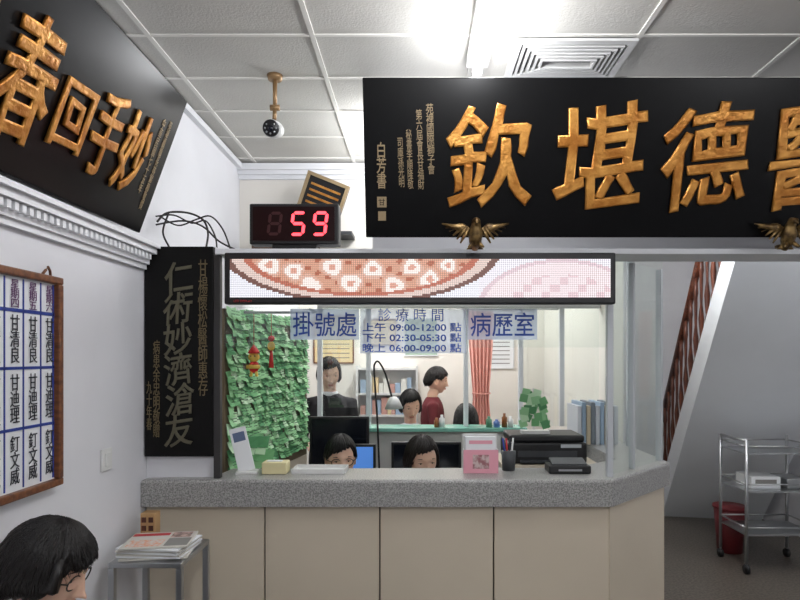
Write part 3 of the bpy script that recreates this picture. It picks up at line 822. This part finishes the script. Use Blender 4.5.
        return Vector((math.sin(th2)*ax_*r*w_, -math.cos(th2)*by_*r*w_+.008, z*(1+lift*.6)+.004))
    bm = bmesh.new(); rings = []
    for i in range(NA):
        th = 2*math.pi*i/NA
        rings.append([bm.verts.new(P(th, k/NT)) for k in range(1, NT+1)])
    tp = bm.verts.new((0,.008,cz_+.004))
    for i in range(NA):
        A_, B_ = rings[i], rings[(i+1) % NA]
        bm.faces.new([tp, A_[0], B_[0]])
        for k in range(NT-1): bm.faces.new([A_[k], A_[k+1], B_[k+1], B_[k]])
    h = mk('hair', bm, hairm, True)
    md = h.modifiers.new('thick', 'SOLIDIFY'); md.thickness = .012; md.offset = -1
    parts.append(h)
    bm = bmesh.new(); rnd = random.Random(11)
    for k in range(strands):
        th = rnd.uniform(0, 2*math.pi); drift = rnd.uniform(-.3,.3)+.25*math.sin(th); lf = rnd.uniform(.0,.05); t0 = rnd.uniform(.02,.3); t1 = rnd.uniform(.86,1.06)
        ph = rnd.uniform(0,6)
        pts = []
        for j in range(9):
            t = t0+(t1-t0)*j/8
            pts.append(P(th+drift*(t-.5), min(t,1.06), lf*(.4+.6*t)+.008*math.sin(ph+t*7)))
        ringtube(bm, pts, [.0006,.0016,.0020,.0022,.0022,.0020,.0017,.0012,.0004], seg=4)
    parts.append(mk('hair_locks', bm, hairm, True))
    if style == 'bun':
        parts.append(sph('hair_bun', (0,.115,.0), (.032,.03,.032), hairm))
    pop()
    return parts

def hand(prefix, mloc, s):
    push(mloc); bm = bmesh.new()
    ringtube(bm, [(0,.01,0),(0,-.02,0),(0,-.055,0),(0,-.085,-.002),(0,-.092,-.003)], [(.024,.018),(.032,.015),(.040,.014),(.038,.012),(.02,.006)], seg=12)
    for k, (fx, Ln) in enumerate([(-.029,.062),(-.010,.072),(.010,.067),(.028,.052)]):
        fx *= s
        ringtube(bm, [(fx*.9,-.075,0),(fx,-.088-.3*Ln,-.004),(fx*1.05,-.088-.65*Ln,-.016),(fx*1.05,-.088-.9*Ln,-.032),(fx*1.05,-.088-.97*Ln,-.038)], [.0095,.009,.0082,.007,.003], seg=8)
    ringtube(bm, [(-s*.022,-.018,-.002),(-s*.046,-.042,-.010),(-s*.058,-.066,-.018),(-s*.060,-.086,-.022),(-s*.059,-.091,-.023)], [.013,.0115,.010,.008,.003], seg=8)
    o = mk(prefix, bm, SKIN, True)
    md = o.modifiers.new('merge', 'REMESH'); md.mode = 'VOXEL'; md.voxel_size = .0035; md.use_smooth_shade = True
    pop(); return o

def person(name, hl, yaw, hyaw, pitch, shirt, pants, hairm, style, glasses=False, standing=False, lean=0, collar=None, sub=4, strands=420):
    hz = .70; hy = -.04-lean
    body = T(Vector(hl)) @ Rm(yaw,'Z') @ T((0,-hy,-hz))
    hipz = (body @ Vector((0,0,0))).z
    parts = []
    push(body)
    bm = bmesh.new(); l = lean
    ringtube(bm, [(0,.0,-.02),(0,.0,.03),(0,0,.12),(0,-l*.25,.24),(0,-l*.5,.36),(0,-l*.7,.45),(0,-l*.78,.50),(0,-l*.84,.535),(0,-l*.9,.56)],
             [(.12,.09),(.16,.12),(.155,.115),(.130,.098),(.148,.108),(.155,.102),(.148,.088),(.10,.07),(.055,.055)], seg=20)
    hands = []
    for s in (-1,1):
        sh = Vector((s*.155,-l*.76,.485))
        if standing: el = Vector((s*.20,-.02-l*.5,.22)); wr = Vector((s*.13,-.22-l*.4,.22))
        else: el = Vector((s*.19,-.06-l*.5,.23)); wr = Vector((s*.10,-.27-l*.4,.22 if name != 'seated_patient' else .14))
        if name == 'receptionist': wr.z = .36; wr.y = -.25
        ringtube(bm, [(s*.08,-l*.76,.49), sh, sh.lerp(el,.5), el, el.lerp(wr,.5), wr.lerp(el,.04), wr], [.05,.055,.046,.042,.038,.030,.027], seg=12)
        hands.append((wr, (wr-el).normalized(), s))
    up = mk('upper_clothing', bm, shirt, True)
    md = up.modifiers.new('merge', 'REMESH'); md.mode = 'VOXEL'; md.voxel_size = .009; md.use_smooth_shade = True
    md = up.modifiers.new('soft', 'SMOOTH'); md.factor = .6; md.iterations = 8
    parts.append(up)
    bm = bmesh.new()
    ringtube(bm, [(0,.0,-.06),(0,.0,-.02),(0,0,.06),(0,0,.10)], [(.10,.08),(.155,.115),(.155,.115),(.13,.09)], seg=20)
    for s in (-1,1):
        if standing: hp = Vector((s*.08,0,.0)); kn = Vector((s*.09,-.01,-hipz*.5)); an = Vector((s*.09,.01,-hipz+.07))
        else: hp = Vector((s*.08,-.02,.0)); kn = Vector((s*.10,-.40,.0)); an = Vector((s*.10,-.38,-hipz+.07))
        ringtube(bm, [hp, hp.lerp(kn,.5), hp.lerp(kn,.92), kn+(an-kn)*.06, kn.lerp(an,.35), an], [.085,.075,.060,.056,.052,.036], seg=14, side=(1,0,0))
        parts.append(tube('shoe', [(an.x,an.y+.045,-hipz+.03),(an.x,an.y+.0,-hipz+.04),(an.x,an.y-.08,-hipz+.032),(an.x,an.y-.15,-hipz+.022),(an.x,an.y-.17,-hipz+.02)], [(.025,.026),(.034,.038),(.042,.030),(.036,.02),(.012,.01)], BLKPL))
    lo = mk('trousers', bm, pants, True)
    md = lo.modifiers.new('merge', 'REMESH'); md.mode = 'VOXEL'; md.voxel_size = .01; md.use_smooth_shade = True
    md = lo.modifiers.new('soft', 'SMOOTH'); md.factor = .6; md.iterations = 6
    parts.append(lo)
    parts.append(tube('neck', [(0,-l*.86,.52),(0,-l*.92,.58),(0,hy+.012,.63),(0,hy+.012,.67)], [.050,.046,.048,.05], SKIN, seg=16))
    if collar: parts.append(tube('collar', [(0,-l*.85,.535),(0,-l*.9,.57)], [.068,.058], collar, seg=20))
    for wr, dv, s in hands:
        yawh = math.degrees(math.atan2(dv.x, -dv.y))
        parts.append(hand('hand_left' if s > 0 else 'hand_right', T(wr) @ Rm(yawh,'Z'), s))
    parts += head(T((0,hy,hz)) @ Rm(hyaw,'Z') @ Rm(pitch,'X'), hairm, style, glasses, sub, strands)
    pop()
    loc = body @ Vector((0,0,0))
    group(name, parts, Vector((loc.x, loc.y, 0)))
    return loc

def chair(name, loc, yaw, seatm, z, back=True):
    push(T((loc.x,loc.y,0)) @ Rm(yaw,'Z')); p = []
    z = z-.09
    p.append(box('seat', (-.20,-.22,z-.04), (.20,.16,z), seatm, .015))
    if back: p.append(box('backrest', (-.18,.19,z+.12), (.18,.205,z+.42), seatm, .006))
    for s in (-1,1):
        if back: p.append(tube('back_post', [(s*.15,.15,z-.03),(s*.15,.215,z),(s*.15,.215,z+.38)], .01, STEEL))
        for yy in (-.19,.14): p.append(tube('leg', [(s*.17,yy,z-.04),(s*.18,yy,.0)], .011, STEEL))
    pop(); group(name, p)

l = person('seated_patient', (-.925,1.50,1.065), 90, 2, 20, GREYCL, DARKCL, HAIR, 'bobbig', True, lean=0.0, sub=5, strands=1700)
chair('stool', l, 90, BLUECL, l.z, back=False)
l = person('receptionist', (-.40,3.10,1.075), 0, 14, 10, BLUECL, DARKCL, HAIR, 'short', True)
chair('office_chair', l, 0, BLKPL, l.z)
l = person('receptionist', (.02,3.10,1.07), 0, 18, 14, WHITECL, DARKCL, HAIR2, 'bob', False)
chair('office_chair', l, 0, BLKPL, l.z)
person('standing_nurse', (-.655,4.42,1.475), 0, 20, 18, DARKCL, DARKCL, HAIR2, 'bob', False, True, collar=WHITECL)
l = person('pharmacist', (-.06,4.66,1.225), 0, 14, 24, WHITECL, DARKCL, HAIR, 'bob', False)
chair('office_chair', l, 0, BLKPL, l.z)
person('standing_patient', (.168,5.30,1.39), 90, 0, 10, MAROON, DARKCL, HAIR, 'short', False, True)
l = person('seated_assistant', (.345,4.32,1.14), 180, 0, 15, MAROON, DARKCL, HAIR, 'bob', False)
chair('office_chair', l, 180, BLKPL, l.z)

# ================================================================== camera
cam = bpy.data.cameras.new('camera'); cam.lens = 27; cam.sensor_width = 36
cam.shift_x = -18/800; cam.shift_y = 57/800
co = bpy.data.objects.new('camera', cam); co.location = (0,0,1.6); co.rotation_euler = (R(90),0,0); S.collection.objects.link(co)
S.camera = co
S.view_settings.view_transform = 'Standard'
